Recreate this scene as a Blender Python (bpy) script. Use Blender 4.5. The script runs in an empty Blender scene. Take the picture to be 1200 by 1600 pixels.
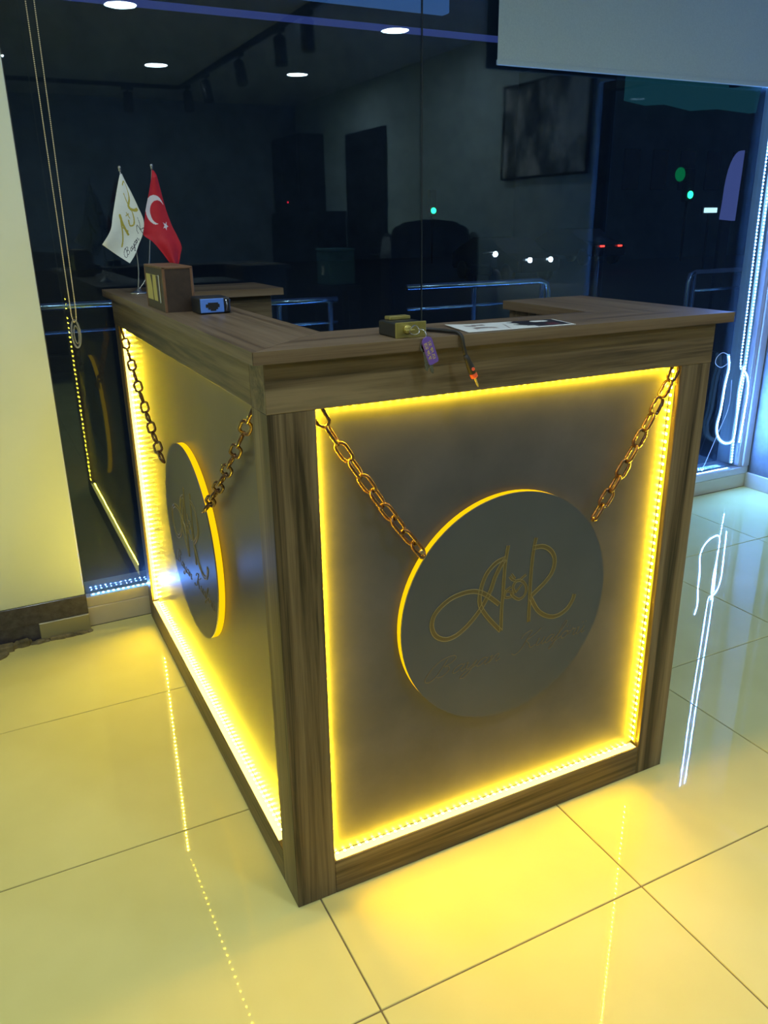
import bpy, bmesh, math, random
from mathutils import Vector, Matrix
random.seed(7)
scene = bpy.context.scene
COL = scene.collection

# ------------------------------------------------------------------ camera
cam_d = bpy.data.cameras.new('camera')
cam = bpy.data.objects.new('camera', cam_d)
COL.objects.link(cam)
cam.location = (-0.3883, -1.1877, 1.2936)
cam.rotation_euler = tuple(math.radians(a) for a in (70.0317, 0.7601, -26.7854))
cam_d.sensor_fit = 'VERTICAL'
cam_d.sensor_height = 36.0
cam_d.lens = 1246.54 / 1600 * 36.0
cam_d.clip_start = 0.02
cam_d.clip_end = 200
scene.camera = cam

# ------------------------------------------------------------------ world, exposure
w = bpy.data.worlds.new('night_sky')
scene.world = w
w.use_nodes = True
w.node_tree.nodes['Background'].inputs[0].default_value = (0.10, 0.16, 0.34, 1)
w.node_tree.nodes['Background'].inputs[1].default_value = 0.22
vs = scene.view_settings
vs.view_transform = 'Standard'
vs.look = 'None'
vs.gamma = 1.0
vs.use_curve_mapping = False
vs.exposure = 0.28
scene.cycles.use_denoising = True
scene.cycles.max_bounces = 9
scene.cycles.diffuse_bounces = 4
scene.cycles.glossy_bounces = 5
scene.cycles.transparent_max_bounces = 12
scene.cycles.sample_clamp_indirect = 6.0
scene.cycles.blur_glossy = 0.3

DOWNLIGHT = 112.0      # radiance of the ceiling downlights
YELLOW = 1350.0        # radiance of one yellow LED chip
BLUE = 1350.0           # radiance of one blue LED chip

# ------------------------------------------------------------------ materials
def nd(nt, t, **kw):
    n = nt.nodes.new(t)
    for k, v in kw.items():
        if k in n.inputs: n.inputs[k].default_value = v
        else: setattr(n, k, v)
    return n

def base_mat(name, color=(.5, .5, .5), rough=.5, metal=0., spec=.5, coat=0.):
    m = bpy.data.materials.new(name); m.use_nodes = True
    b = m.node_tree.nodes['Principled BSDF']
    b.inputs['Base Color'].default_value = (*color, 1)
    b.inputs['Roughness'].default_value = rough
    b.inputs['Metallic'].default_value = metal
    b.inputs['Specular IOR Level'].default_value = spec
    b.inputs['Coat Weight'].default_value = coat
    return m

def noisy(name, c1, c2, scale=8, rough=.5, metal=0., spec=.5, detail=4, stretch=(1, 1, 1), bump=0., bscale=None, rvar=0.):
    m = base_mat(name, c1, rough, metal, spec)
    nt = m.node_tree; b = nt.nodes['Principled BSDF']
    tc = nd(nt, 'ShaderNodeTexCoord'); mp = nd(nt, 'ShaderNodeMapping')
    mp.inputs['Scale'].default_value = stretch
    nt.links.new(tc.outputs['Object'], mp.inputs[0])
    n = nd(nt, 'ShaderNodeTexNoise', Scale=scale, Detail=detail, Roughness=.6)
    nt.links.new(mp.outputs[0], n.inputs['Vector'])
    r = nd(nt, 'ShaderNodeValToRGB')
    r.color_ramp.elements[0].position = .3; r.color_ramp.elements[1].position = .7
    r.color_ramp.elements[0].color = (*c1, 1); r.color_ramp.elements[1].color = (*c2, 1)
    nt.links.new(n.outputs['Fac'], r.inputs[0])
    nt.links.new(r.outputs[0], b.inputs['Base Color'])
    if rvar:
        mr = nd(nt, 'ShaderNodeMapRange'); mr.inputs[3].default_value = rough - rvar; mr.inputs[4].default_value = rough + rvar
        nt.links.new(n.outputs['Fac'], mr.inputs[0]); nt.links.new(mr.outputs[0], b.inputs['Roughness'])
    if bump:
        n2 = nd(nt, 'ShaderNodeTexNoise', Scale=bscale or scale * 6, Detail=3)
        nt.links.new(mp.outputs[0], n2.inputs['Vector'])
        bp = nd(nt, 'ShaderNodeBump', Strength=bump, Distance=.002)
        nt.links.new(n2.outputs['Fac'], bp.inputs['Height']); nt.links.new(bp.outputs[0], b.inputs['Normal'])
    return m

def wood(name, axis, dark=(.030, .020, .010), mid=(.125, .088, .047), light=(.235, .175, .098), seed=0.):
    m = base_mat(name, mid, .42, 0, .4)
    nt = m.node_tree; b = nt.nodes['Principled BSDF']
    tc = nd(nt, 'ShaderNodeTexCoord'); mp = nd(nt, 'ShaderNodeMapping')
    s = [24, 24, 24]; s['XYZ'.index(axis)] = .8
    mp.inputs['Scale'].default_value = s; mp.inputs['Location'].default_value = (seed, seed * .7, seed * 1.3)
    nt.links.new(tc.outputs['Object'], mp.inputs[0])
    n1 = nd(nt, 'ShaderNodeTexNoise', Scale=1.0, Detail=6, Roughness=.62, Distortion=.8)
    nt.links.new(mp.outputs[0], n1.inputs['Vector'])
    n2 = nd(nt, 'ShaderNodeTexNoise', Scale=5.0, Detail=3, Roughness=.7)
    nt.links.new(mp.outputs[0], n2.inputs['Vector'])
    mx = nd(nt, 'ShaderNodeMath', operation='MULTIPLY_ADD'); mx.inputs[1].default_value = .30
    nt.links.new(n2.outputs['Fac'], mx.inputs[0]); nt.links.new(n1.outputs['Fac'], mx.inputs[2])
    r = nd(nt, 'ShaderNodeValToRGB'); e = r.color_ramp.elements
    e[0].position = .50; e[0].color = (*dark, 1); e[1].position = .82; e[1].color = (*light, 1)
    k = e.new(.63); k.color = (*mid, 1)
    nt.links.new(mx.outputs[0], r.inputs[0]); nt.links.new(r.outputs[0], b.inputs['Base Color'])
    bp = nd(nt, 'ShaderNodeBump', Strength=.12, Distance=.001)
    nt.links.new(mx.outputs[0], bp.inputs['Height']); nt.links.new(bp.outputs[0], b.inputs['Normal'])
    return m

def emit(name, color, strength):
    m = bpy.data.materials.new(name); m.use_nodes = True
    nt = m.node_tree; nt.nodes.remove(nt.nodes['Principled BSDF'])
    e = nd(nt, 'ShaderNodeEmission'); e.inputs[0].default_value = (*color, 1); e.inputs[1].default_value = strength
    nt.links.new(e.outputs[0], nt.nodes['Material Output'].inputs[0])
    return m

def glass_mat(name, r0=.046, tint=(.80, .88, .90)):
    m = bpy.data.materials.new(name); m.use_nodes = True
    nt = m.node_tree; nt.nodes.remove(nt.nodes['Principled BSDF'])
    g = nd(nt, 'ShaderNodeNewGeometry')
    dt = nd(nt, 'ShaderNodeVectorMath', operation='DOT_PRODUCT')
    nt.links.new(g.outputs['Normal'], dt.inputs[0]); nt.links.new(g.outputs['Incoming'], dt.inputs[1])
    ab = nd(nt, 'ShaderNodeMath', operation='ABSOLUTE'); nt.links.new(dt.outputs['Value'], ab.inputs[0])
    su = nd(nt, 'ShaderNodeMath', operation='SUBTRACT'); su.inputs[0].default_value = 1; nt.links.new(ab.outputs[0], su.inputs[1])
    pw = nd(nt, 'ShaderNodeMath', operation='POWER'); pw.inputs[1].default_value = 5; nt.links.new(su.outputs[0], pw.inputs[0])
    ma = nd(nt, 'ShaderNodeMath', operation='MULTIPLY_ADD'); ma.inputs[1].default_value = 1 - r0; ma.inputs[2].default_value = r0
    nt.links.new(pw.outputs[0], ma.inputs[0])
    t = nd(nt, 'ShaderNodeBsdfTransparent'); t.inputs[0].default_value = (*tint, 1)
    gl = nd(nt, 'ShaderNodeBsdfGlossy'); gl.inputs['Roughness'].default_value = .0; gl.inputs[0].default_value = (.76, .90, 1, 1)
    mx = nd(nt, 'ShaderNodeMixShader')
    nt.links.new(ma.outputs[0], mx.inputs[0]); nt.links.new(t.outputs[0], mx.inputs[1]); nt.links.new(gl.outputs[0], mx.inputs[2])
    df = nd(nt, 'ShaderNodeBsdfDiffuse'); df.inputs[0].default_value = (.45, .65, 1, 1)
    ns = nd(nt, 'ShaderNodeTexNoise', Scale=2.2, Detail=5); tc = nd(nt, 'ShaderNodeTexCoord'); nt.links.new(tc.outputs['Object'], ns.inputs['Vector'])
    mr = nd(nt, 'ShaderNodeMapRange'); mr.inputs[3].default_value = .001; mr.inputs[4].default_value = .011
    nt.links.new(ns.outputs['Fac'], mr.inputs[0])
    m2 = nd(nt, 'ShaderNodeMixShader'); nt.links.new(mr.outputs[0], m2.inputs[0]); nt.links.new(mx.outputs[0], m2.inputs[1]); nt.links.new(df.outputs[0], m2.inputs[2])
    nt.links.new(m2.outputs[0], nt.nodes['Material Output'].inputs[0])
    return m

M = {}
M['wood_x'] = wood('walnut_laminate_x', 'X', seed=.3)
M['wood_y'] = wood('walnut_laminate_y', 'Y', seed=2.1)
M['wood_z'] = wood('walnut_laminate_z', 'Z', seed=4.4)
M['wood_top_x'] = wood('walnut_top_x', 'X', (.060, .037, .020), (.135, .090, .052), (.205, .148, .092), seed=6.)
M['wood_top_y'] = wood('walnut_top_y', 'Y', (.060, .037, .020), (.135, .090, .052), (.205, .148, .092), seed=8.)
M['panel'] = noisy('grey_stone_laminate', (.035, .040, .062), (.074, .078, .106), 4.2, .36, 0, .5, 8, bump=.05, rvar=.05)
M['disc'] = noisy('grey_plaque_face', (.052, .060, .076), (.068, .077, .095), 4, .40, 0, .5, 3)
M['gold'] = base_mat('engraved_gold_paint', (.125, .092, .035), .45, .2)
M['gold_lip'] = base_mat('bright_gold_edge', (.30, .24, .11), .35, .4)
M['gold_faint'] = base_mat('worn_gold_paint', (.17, .13, .075), .5, .2)
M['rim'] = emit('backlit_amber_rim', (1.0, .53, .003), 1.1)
M['chain'] = noisy('bronzed_steel', (.030, .013, .008), (.070, .032, .015), 60, .2, .15, .8)
M['steel'] = base_mat('brushed_steel', (.55, .56, .58), .25, 1.)
M['rail'] = base_mat('dull_steel_rail', (.34, .42, .54), .22, 1.)
M['screw'] = base_mat('zinc_screw', (.35, .3, .22), .4, 1.)
M['led_y'] = emit('yellow_led', (1.0, .71, .022), YELLOW)
M['led_a'] = emit('amber_led', (1.0, .60, .012), YELLOW * .85)
M['led_d'] = emit('dim_yellow_led', (1.0, .68, .02), YELLOW * .10)  # same kind of LED, dimmed to weaken its glow on the panel
M['bloom_y'] = emit('yellow_tape_bloom', (1.0, .80, .16), 3.2)  # tape emission stands in for lens bloom along the yellow strips
M['bloom_a'] = emit('amber_tape_bloom', (1.0, .66, .03), 1.25)  # weaker painted-in bloom between the amber chips
M['led_b'] = emit('blue_led', (.10, .30, 1.0), BLUE)
M['tape_y'] = base_mat('yellow_led_tape', (.75, .65, .40), .5)
M['tape_b'] = emit('blue_tape_bloom', (.22, .50, 1.0), 1.25)  # tape itself made to glow, for the bloom around the blue chips
M['wire'] = base_mat('white_wire', (.8, .84, .9), .4)
M['chip'] = base_mat('led_housing', (.8, .75, .6), .5)
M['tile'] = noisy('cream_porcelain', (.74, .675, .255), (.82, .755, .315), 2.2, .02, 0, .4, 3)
M['grout'] = noisy('tile_grout', (.16, .12, .06), (.26, .20, .11), 30, .9)
M['sill_tile'] = noisy('cream_sill_tile', (.55, .50, .38), (.63, .57, .45), 4, .2)
M['wall'] = noisy('cream_wall_paint', (.60, .69, .62), (.65, .73, .67), 3, .55, 0, .3, 3, bump=.04, bscale=220)
M['pier'] = noisy('grey_render', (.11, .115, .115), (.17, .175, .17), 14, .7, 0, .3, 5, bump=.2, bscale=60)
M['wall_dark'] = noisy('grey_wall_paint', (.46, .55, .56), (.52, .61, .62), 2, .7, 0, .3, 3)
M['wall_back'] = noisy('dark_wall_paint', (.20, .24, .28), (.24, .28, .32), 2, .7, 0, .3, 3)
M['ceiling'] = noisy('ceiling_paint', (.40, .42, .46), (.46, .48, .52), 1.5, .8, 0, .2, 2)
M['granite'] = noisy('dark_granite', (.028, .027, .045), (.068, .064, .095), 40, .18, 0, .5, 5)
M['scrap'] = noisy('mortar_dirt', (.10, .085, .05), (.30, .25, .15), 25, .9, bump=.6, bscale=90)
M['frame'] = base_mat('pale_aluminium', (.60, .60, .62), .35, .2)
M['plate'] = base_mat('worn_metal_plate', (.30, .29, .22), .4, .4)
M['glass'] = glass_mat('window_glass')
M['silicone'] = base_mat('silicone_joint', (.03, .035, .04), .6)
M['blind'] = noisy('blind_fabric', (.50, .61, .61), (.56, .67, .66), 180, .85, 0, .2, 2)
M['bead'] = base_mat('ivory_beads', (.75, .70, .50), .35)
M['clear'] = base_mat('clear_plastic', (.75, .78, .8), .1)
M['clear'].node_tree.nodes['Principled BSDF'].inputs['Transmission Weight'].default_value = .8
M['black'] = base_mat('black_plastic', (.012, .012, .014), .4)
M['rubber'] = base_mat('black_rubber', (.015, .014, .013), .6)
M['brass'] = noisy('brass', (.42, .36, .10), (.55, .47, .16), 60, .33, .75)
M['purple'] = base_mat('purple_plastic', (.14, .075, .42), .4)
M['yellow_ink'] = base_mat('yellow_ink', (.62, .52, .10), .6)
M['red'] = base_mat('red_collar', (.80, .11, .04), .45)
M['white_flag'] = noisy('white_satin', (.66, .70, .68), (.72, .76, .74), 40, .55, 0, .4)
M['red_flag'] = noisy('red_satin', (.48, .010, .022), (.56, .016, .030), 40, .5, 0, .4)
M['flag_white'] = base_mat('white_print', (.75, .70, .74), .55)
M['flag_gold'] = base_mat('gold_print', (.42, .36, .05), .55)
M['flag_black'] = base_mat('black_print', (.02, .025, .05), .6)
M['leather_box'] = noisy('brown_wood_box', (.030, .019, .014), (.055, .034, .023), 40, .5, 0, .4, 4, (1, .2, 1))
M['box_edge'] = noisy('light_brown_edge', (.13, .062, .030), (.19, .095, .048), 40, .5)
M['gold_leaf'] = base_mat('gold_label', (.62, .54, .16), .4, .35)
M['blue_face'] = base_mat('blue_plastic', (.10, .25, .78), .4)
M['dark_box'] = base_mat('dark_casing', (.018, .02, .026), .45)
M['paper'] = base_mat('leaflet_paper', (.72, .74, .72), .35)
M['ink_dark'] = base_mat('leaflet_dark_ink', (.022, .018, .024), .3)
M['ink_grey'] = base_mat('leaflet_grey_ink', (.25, .21, .20), .35)
M['ink_red'] = base_mat('leaflet_red_ink', (.11, .02, .022), .3)
M['leather'] = noisy('black_leather', (.010, .010, .011), (.020, .019, .019), 30, .4)
M['darkwood'] = noisy('dark_cabinet', (.012, .012, .014), (.022, .02, .022), 12, .4, 0, .4, 3, (1, 1, .1))
M['canvas'] = noisy('picture_canvas', (.10, .105, .11), (.62, .60, .58), 2.6, .7, 0, .3, 4, (1, 1.6, .8))
for n_ in M['canvas'].node_tree.nodes:
    if n_.type == 'VALTORGB': n_.color_ramp.elements[0].position = .45; n_.color_ramp.elements[1].position = .56
M['downlight'] = emit('downlight_lens', (.80, .95, 1.0), DOWNLIGHT)
M['white_trim'] = base_mat('white_trim', (.8, .8, .78), .4)
M['asphalt'] = noisy('asphalt', (.02, .022, .026), (.035, .036, .04), 5, .9)
M['hill'] = noisy('dark_foliage', (.05, .07, .075), (.10, .13, .13), .6, .95)
M['car'] = base_mat('dark_car_paint', (.012, .014, .02), .25)
M['headlight'] = emit('headlight', (.80, .90, 1.0), 28)
M['taillight'] = emit('taillight', (1.0, .03, .02), 5)
M['green_on'] = emit('green_signal', (.02, 1.0, .32), 4)
M['green_glow'] = emit('green_signal_dim', (.0, .35, .10), .35)
M['red_dot'] = emit('red_standby', (1.0, .02, .05), 12)
M['shop_lit'] = emit('lit_shop_sign', (.55, .85, 1.0), 1.6)
M['arch'] = emit('violet_reflection_glow', (.085, .11, .36), .6)  # added glow in place of a pale shape reflected in the glass
M['teal'] = emit('dim_teal_fascia', (.008, .055, .075), .55)
M['beam'] = emit('painted_blue_glow', (.06, .09, .38), .42)  # blue LED light on the awning put into the material as emission
M['band'] = emit('painted_blue_glow_band', (.055, .15, .42), .5)  # brighter stretch of the same painted-in blue light

# ------------------------------------------------------------------ mesh helpers
def rot_to(d):
    return Vector(d).normalized().to_track_quat('Z', 'Y').to_matrix().to_4x4()

class MB:
    def __init__(s): s.bm = bmesh.new()
    def _set(s, geom, mi, smooth):
        for f in geom:
            f.material_index = mi; f.smooth = smooth
    def box(s, x0, x1, y0, y1, z0, z1, bev=0., mi=0, mat=None, seg=1):
        r = bmesh.ops.create_cube(s.bm, size=1)
        vs_ = r['verts']
        T = Matrix.Translation(((x0 + x1) / 2, (y0 + y1) / 2, (z0 + z1) / 2)) @ Matrix.Diagonal((x1 - x0, y1 - y0, z1 - z0, 1))
        if mat is not None: T = mat @ T
        bmesh.ops.transform(s.bm, matrix=T, verts=vs_)
        fs = list({f for v in vs_ for f in v.link_faces})
        s._set(fs, mi, False)
        if bev > 0:
            es = list({e for v in vs_ for e in v.link_edges})
            g = bmesh.ops.bevel(s.bm, geom=es, offset=bev, segments=seg, affect='EDGES', profile=.5)
            s._set(g['faces'], mi, False)
        return s
    def prism(s, pts, axis, a, b, mi=0, mat=None):
        """closed outline pts (2D) extruded along axis from a to b"""
        def P(u, v, w_):
            p = {'X': (w_, u, v), 'Y': (u, w_, v), 'Z': (u, v, w_)}[axis]
            return mat @ Vector(p) if mat is not None else Vector(p)
        A = [s.bm.verts.new(P(u, v, a)) for u, v in pts]; B = [s.bm.verts.new(P(u, v, b)) for u, v in pts]
        n = len(pts); fs = []
        fs.append(s.bm.faces.new(A)); fs.append(s.bm.faces.new(B[::-1]))
        for i in range(n):
            j = (i + 1) % n
            fs.append(s.bm.faces.new((A[i], B[i], B[j], A[j])))
        s._set(fs, mi, False)
        return s
    def tube(s, pts, r, n=8, mi=0, closed=False, flat=1.0, nrm=None):
        pts = [Vector(p) for p in pts]; N = len(pts); rings = []
        prev = None
        for i, p in enumerate(pts):
            if closed: d = pts[(i + 1) % N] - pts[(i - 1) % N]
            else: d = pts[min(i + 1, N - 1)] - pts[max(i - 1, 0)]
            d.normalize()
            if nrm is not None: u = Vector(nrm)
            elif prev is None: u = Vector((0, 0, 1)) if abs(d.z) < .9 else Vector((1, 0, 0))
            else: u = prev
            u = (u - d * u.dot(d)).normalized(); prev = u; v = d.cross(u)
            rr = r[i] if isinstance(r, (list, tuple)) else r
            rings.append([s.bm.verts.new(p + (u * math.cos(t) * flat + v * math.sin(t)) * rr) for t in [2 * math.pi * k / n for k in range(n)]])
        fs = []
        for i in range(N if closed else N - 1):
            a, b = rings[i], rings[(i + 1) % N]
            for k in range(n):
                fs.append(s.bm.faces.new((a[k], a[(k + 1) % n], b[(k + 1) % n], b[k])))
        if not closed:
            fs.append(s.bm.faces.new(rings[0][::-1])); fs.append(s.bm.faces.new(rings[-1]))
        s._set(fs, mi, True)
        return s
    def lathe(s, prof, n=24, mi=0, mat=None, caps=True):
        """prof: list of (r, z) about local Z"""
        rings = []
        for r, z in prof:
            ring = []
            for k in range(n):
                t = 2 * math.pi * k / n
                p = Vector((r * math.cos(t), r * math.sin(t), z))
                ring.append(s.bm.verts.new(mat @ p if mat is not None else p))
            rings.append(ring)
        fs = []
        for a, b in zip(rings, rings[1:]):
            for k in range(n):
                fs.append(s.bm.faces.new((a[k], a[(k + 1) % n], b[(k + 1) % n], b[k])))
        s._set(fs, mi, True)
        if caps:
            c = [s.bm.faces.new(rings[0][::-1]), s.bm.faces.new(rings[-1])]
            s._set(c, mi, False)
        return s
    def quad(s, a, b, c, d, mi=0):
        f = s.bm.faces.new([s.bm.verts.new(p) for p in (a, b, c, d)]); f.material_index = mi
        return s
    def mesh(s, name, mats):
        me = bpy.data.meshes.new(name)
        bmesh.ops.recalc_face_normals(s.bm, faces=s.bm.faces)
        s.bm.to_mesh(me); s.bm.free()
        for m in (mats if isinstance(mats, (list, tuple)) else [mats]): me.materials.append(m)
        return me
    def build(s, name, mats, parent=None):
        return link(name, s.mesh(name, mats), parent)

def link(name, me, parent=None, matrix=None):
    o = bpy.data.objects.new(name, me); COL.objects.link(o)
    if parent is not None: o.parent = parent
    if matrix is not None: o.matrix_local = matrix
    return o
def thing(name, label, cat, loc=(0, 0, 0), group=None, rz=0):
    o = bpy.data.objects.new(name, None); COL.objects.link(o)
    o.location = loc; o.rotation_euler = (0, 0, rz); o.empty_display_size = .05
    return tag(o, label, cat, group)
def tag(o, label, cat, group=None):
    o['label'] = label; o['category'] = cat
    if group: o['group'] = group
    return o
def struct(o, label=None, cat=None):
    o['kind'] = 'structure'
    if label: o['label'] = label
    if cat: o['category'] = cat
    return o
def stuff(o): o['kind'] = 'stuff'; return o
def struct_empty(name, label, cat):
    o = bpy.data.objects.new(name, None); COL.objects.link(o); o.empty_display_size = .05
    return struct(o, label, cat)
def copy_tree(o, parent=None):
    c = o.copy(); COL.objects.link(c)
    if parent is not None: c.parent = parent
    for ch in list(o.children): copy_tree(ch, c)
    return c
def spline(pts, k=6, closed=False):
    """Catmull-Rom through pts"""
    P = [Vector(p) for p in pts]; n = len(P); out = []
    if n < 3: return P
    for i in range(n if closed else n - 1):
        if closed: a, b, c, d = P[(i - 1) % n], P[i], P[(i + 1) % n], P[(i + 2) % n]
        else: a, b, c, d = P[max(i - 1, 0)], P[i], P[i + 1], P[min(i + 2, n - 1)]
        for j in range(k):
            t = j / k
            out.append(.5 * ((2 * b) + (c - a) * t + (2 * a - 5 * b + 4 * c - d) * t * t + (3 * b - a - 3 * c + d) * t ** 3))
    if not closed: out.append(P[-1])
    return out

# ------------------------------------------------------------------ room dimensions (metres)
XL, XR, YB, GY, HC = -2.6, 3.0, -4.6, 1.49, 2.45
W, D, H, TOP = .972, 1.440, 1.0926, 1.1126

# ------------------------------------------------------------------ floor: tiles on a grout bed
floor = MB().box(XL, XR + .1, YB, 1.46, -.06, -.0025).build('floor', M['grout'])
struct(floor, 'glossy cream porcelain tile floor with thin brown joints', 'floor')
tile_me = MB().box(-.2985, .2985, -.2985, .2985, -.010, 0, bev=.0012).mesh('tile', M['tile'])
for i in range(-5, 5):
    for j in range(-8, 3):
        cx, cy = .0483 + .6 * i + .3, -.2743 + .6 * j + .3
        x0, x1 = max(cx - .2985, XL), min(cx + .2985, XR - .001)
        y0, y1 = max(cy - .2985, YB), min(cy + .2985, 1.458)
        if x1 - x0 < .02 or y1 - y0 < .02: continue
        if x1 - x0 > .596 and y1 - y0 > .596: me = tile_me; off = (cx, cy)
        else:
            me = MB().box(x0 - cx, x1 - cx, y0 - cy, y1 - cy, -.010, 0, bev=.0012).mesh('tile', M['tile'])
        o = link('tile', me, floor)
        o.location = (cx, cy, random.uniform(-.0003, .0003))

# ------------------------------------------------------------------ ceiling and walls
struct(MB().box(XL - .1, XR + .1, YB - .1, 1.62, HC, HC + .1).build('ceiling', M['ceiling']), 'flat pale ceiling with round recessed lights', 'ceiling')
struct(MB().box(XL, XR, YB - .1, YB, 0, HC).build('wall_back', M['wall_back']), 'dark painted wall facing the window', 'wall')
struct(MB().box(XL - .1, XL, YB, 1.43, 0, HC).build('wall_left', M['wall']), 'cream side wall beyond the column', 'wall')
wf = struct(MB().box(XL, -.207, 1.43, 1.56, .134, HC, bev=.002).build('wall_front', M['wall']), 'cream plastered wall edge left of the dark window', 'wall')
MB().box(-.2069, -.2045, 1.432, 1.485, .10, HC).build('corner_trim', M['silicone'], wf)
bl = struct(MB().box(XL, -.2045, 1.426, 1.56, .066, .134, bev=.001).build('baseboard_front', M['granite']), 'dark polished stone baseboard under the cream wall', 'baseboard')
MB().box(XL, -.362, 1.428, 1.56, .0, .066).build('lower_stone', M['granite'], bl)
MB().box(-.362, -.2045, 1.420, 1.56, .006, .066, bev=.002).build('metal_plate', M['plate'], bl)
# the rough mortar edge at the foot of the baseboard
mb = MB()
for i in range(26):
    x = -.60 + i * .0155 + random.uniform(-.004, .004)
    s_ = random.uniform(.008, .02) * (1.35 if i < 12 else .75)
    mb.box(x - s_, x + s_, 1.425 - s_ * 1.1, 1.428, -.004, random.uniform(.004, .012) + (.012 if i < 14 else 0), bev=.003,
           mat=Matrix.Translation((x, 1.42, 0)) @ Matrix.Rotation(random.uniform(-.4, .4), 4, 'Z') @ Matrix.Translation((-x, -1.42, 0)))
stuff(mb.build('mortar_crumbs', M['scrap'], bl))
pb = MB()
blob = []
for k in range(12):
    t = 2 * math.pi * k / 12; r = random.uniform(.028, .042)
    blob.append((-.505 + r * math.cos(t) * 1.1, 1.385 + r * math.sin(t)))
pb.prism(blob, 'Z', -.001, .007)
tag(pb.build('mortar_lump', M['scrap']), 'rough brown lump of mortar on the floor by the stone baseboard', 'mortar')

wr = MB().box(XR, XR + .12, YB, .20, 0, HC).build('wall_right', M['wall_dark'])
struct(wr, 'grey side wall that carries the picture, seen mirrored in the window', 'wall')
MB().box(XR, XR + .12, .20, 1.30, 2.02, HC).build('lintel', M['wall_dark'], wr)
MB().box(XR, XR + .12, 1.30, 1.62, 0, HC).build('pier', M['pier'], wr)
MB().box(XR, XR + .12, .20, 1.30, 0, .08).build('threshold', M['wall_dark'], wr)
struct(MB().box(XR - .012, XR, 1.30, 1.459, 0, .075, bev=.002).build('baseboard_right', M['sill_tile']), 'short tiled baseboard in the right corner', 'baseboard')
# glazed door in the side wall
gd = struct_empty('door_1', 'dark glazed side door beside the picture wall', 'door')
MB().box(XR + .02, XR + .07, .20, .25, .08, 2.02, bev=.002).build('door_jamb', M['darkwood'], gd)
MB().box(XR + .02, XR + .07, 1.25, 1.30, .08, 2.02, bev=.002).build('door_jamb', M['darkwood'], gd)
MB().box(XR + .02, XR + .07, .25, 1.25, 1.97, 2.02, bev=.002).build('door_head', M['darkwood'], gd)
MB().box(XR + .02, XR + .07, .25, 1.25, .08, .16, bev=.002).build('bottom_rail', M['darkwood'], gd)
MB().box(XR + .04, XR + .05, .25, 1.25, .16, 1.97).build('pane', M['glass'], gd)
MB().tube([(XR, .34, .85), (XR - .045, .34, .86), (XR - .045, .34, 1.19), (XR, .34, 1.2)], .011).build('handle', M['steel'], gd)

# ------------------------------------------------------------------ window
win = struct_empty('window_1', 'large fixed window of two tall panes behind the desk', 'window')
MB().box(-.204, XR, 1.458, 1.60, 0, .070, bev=.002).build('sill', M['sill_tile'], win)
MB().box(-.204, 1.1, 1.459, 1.60, .0705, .108, bev=.002).build('sill_cap', M['sill_tile'], win)
MB().box(1.1, XR, 1.455, 1.60, .0705, .108, bev=.003).build('frame_rail', M['frame'], win)
MB().box(2.955, XR, 1.452, 1.60, .1085, HC, bev=.003).build('frame_stile', M['frame'], win)
MB().box(2.935, 2.955, 1.462, 1.60, .1085, HC, bev=.002).build('frame_stile', M['frame'], win)
MB().box(-.204, 2.935, 1.46, 1.60, 2.39, HC, bev=.002).build('frame_head', M['frame'], win)
MB().box(-.204, 1.1160, GY, GY + .010, .1085, 2.39).build('pane', M['glass'], win)
MB().box(1.1195, 2.935, GY, GY + .010, .1085, 2.39).build('pane', M['glass'], win)
MB().box(1.1160, 1.1195, GY + .001, GY + .009, .1085, 2.39).build('joint', M['silicone'], win)

# ------------------------------------------------------------------ yellow LED strips
chip_me = None
def chip_bm(mb, mat=None):
    mb.box(-.0028, .0028, -.0028, .0028, 0, .0016, mi=0, mat=mat)
    q = [Vector(p) for p in ((-.0024, -.0024, .0018), (.0024, -.0024, .0018), (.0024, .0024, .0018), (-.0024, .0024, .0018))]
    if mat is not None: q = [mat @ p for p in q]
    mb.quad(*q, mi=1)
def chip_mesh(mat_led):
    mb = MB(); chip_bm(mb)
    me = bpy.data.meshes.new('led'); mb.bm.to_mesh(me); mb.bm.free()
    me.materials.append(M['chip']); me.materials.append(mat_led)
    return me
def frame_mat(p, n, d):
    """local z = facing normal n, local x = strip direction d"""
    n = Vector(n).normalized(); d = Vector(d).normalized(); y = n.cross(d)
    m = Matrix((d, y, n)).transposed().to_4x4(); m.translation = Vector(p); return m
def led_strip(parent, a, b, n, pitch=.0167, single=False, led=None, tape=None, me=None, wdt=.010, off=0.):
    a, b = Vector(a), Vector(b); d = (b - a); L = d.length; d.normalize()
    cnt = int(L / pitch)
    Mx = frame_mat(a, n, d)
    t = MB().box(0, L, off - wdt / 2, off + wdt / 2, 0, .0012, mat=Mx).build('led_tape', tape or M['tape_y'], parent)
    if single:
        for i in range(cnt):
            p = a + d * (pitch * (i + .5)) + Vector(n) * .0012
            link('led', me, t, frame_mat(p, n, d))
    else:
        mb = MB()
        for i in range(cnt):
            p = a + d * (pitch * (i + .5)) + Vector(n) * .0012
            chip_bm(mb, frame_mat(p, n, d))
        me2 = bpy.data.meshes.new('led_row'); mb.bm.to_mesh(me2); mb.bm.free()
        me2.materials.append(M['chip']); me2.materials.append(led or M['led_y'])
        stuff(link('led_row', me2, t))
    return t
chip_y = chip_mesh(M['led_y'])
chip_a = chip_mesh(M['led_a'])
chip_b = chip_mesh(M['led_b'])

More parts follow.
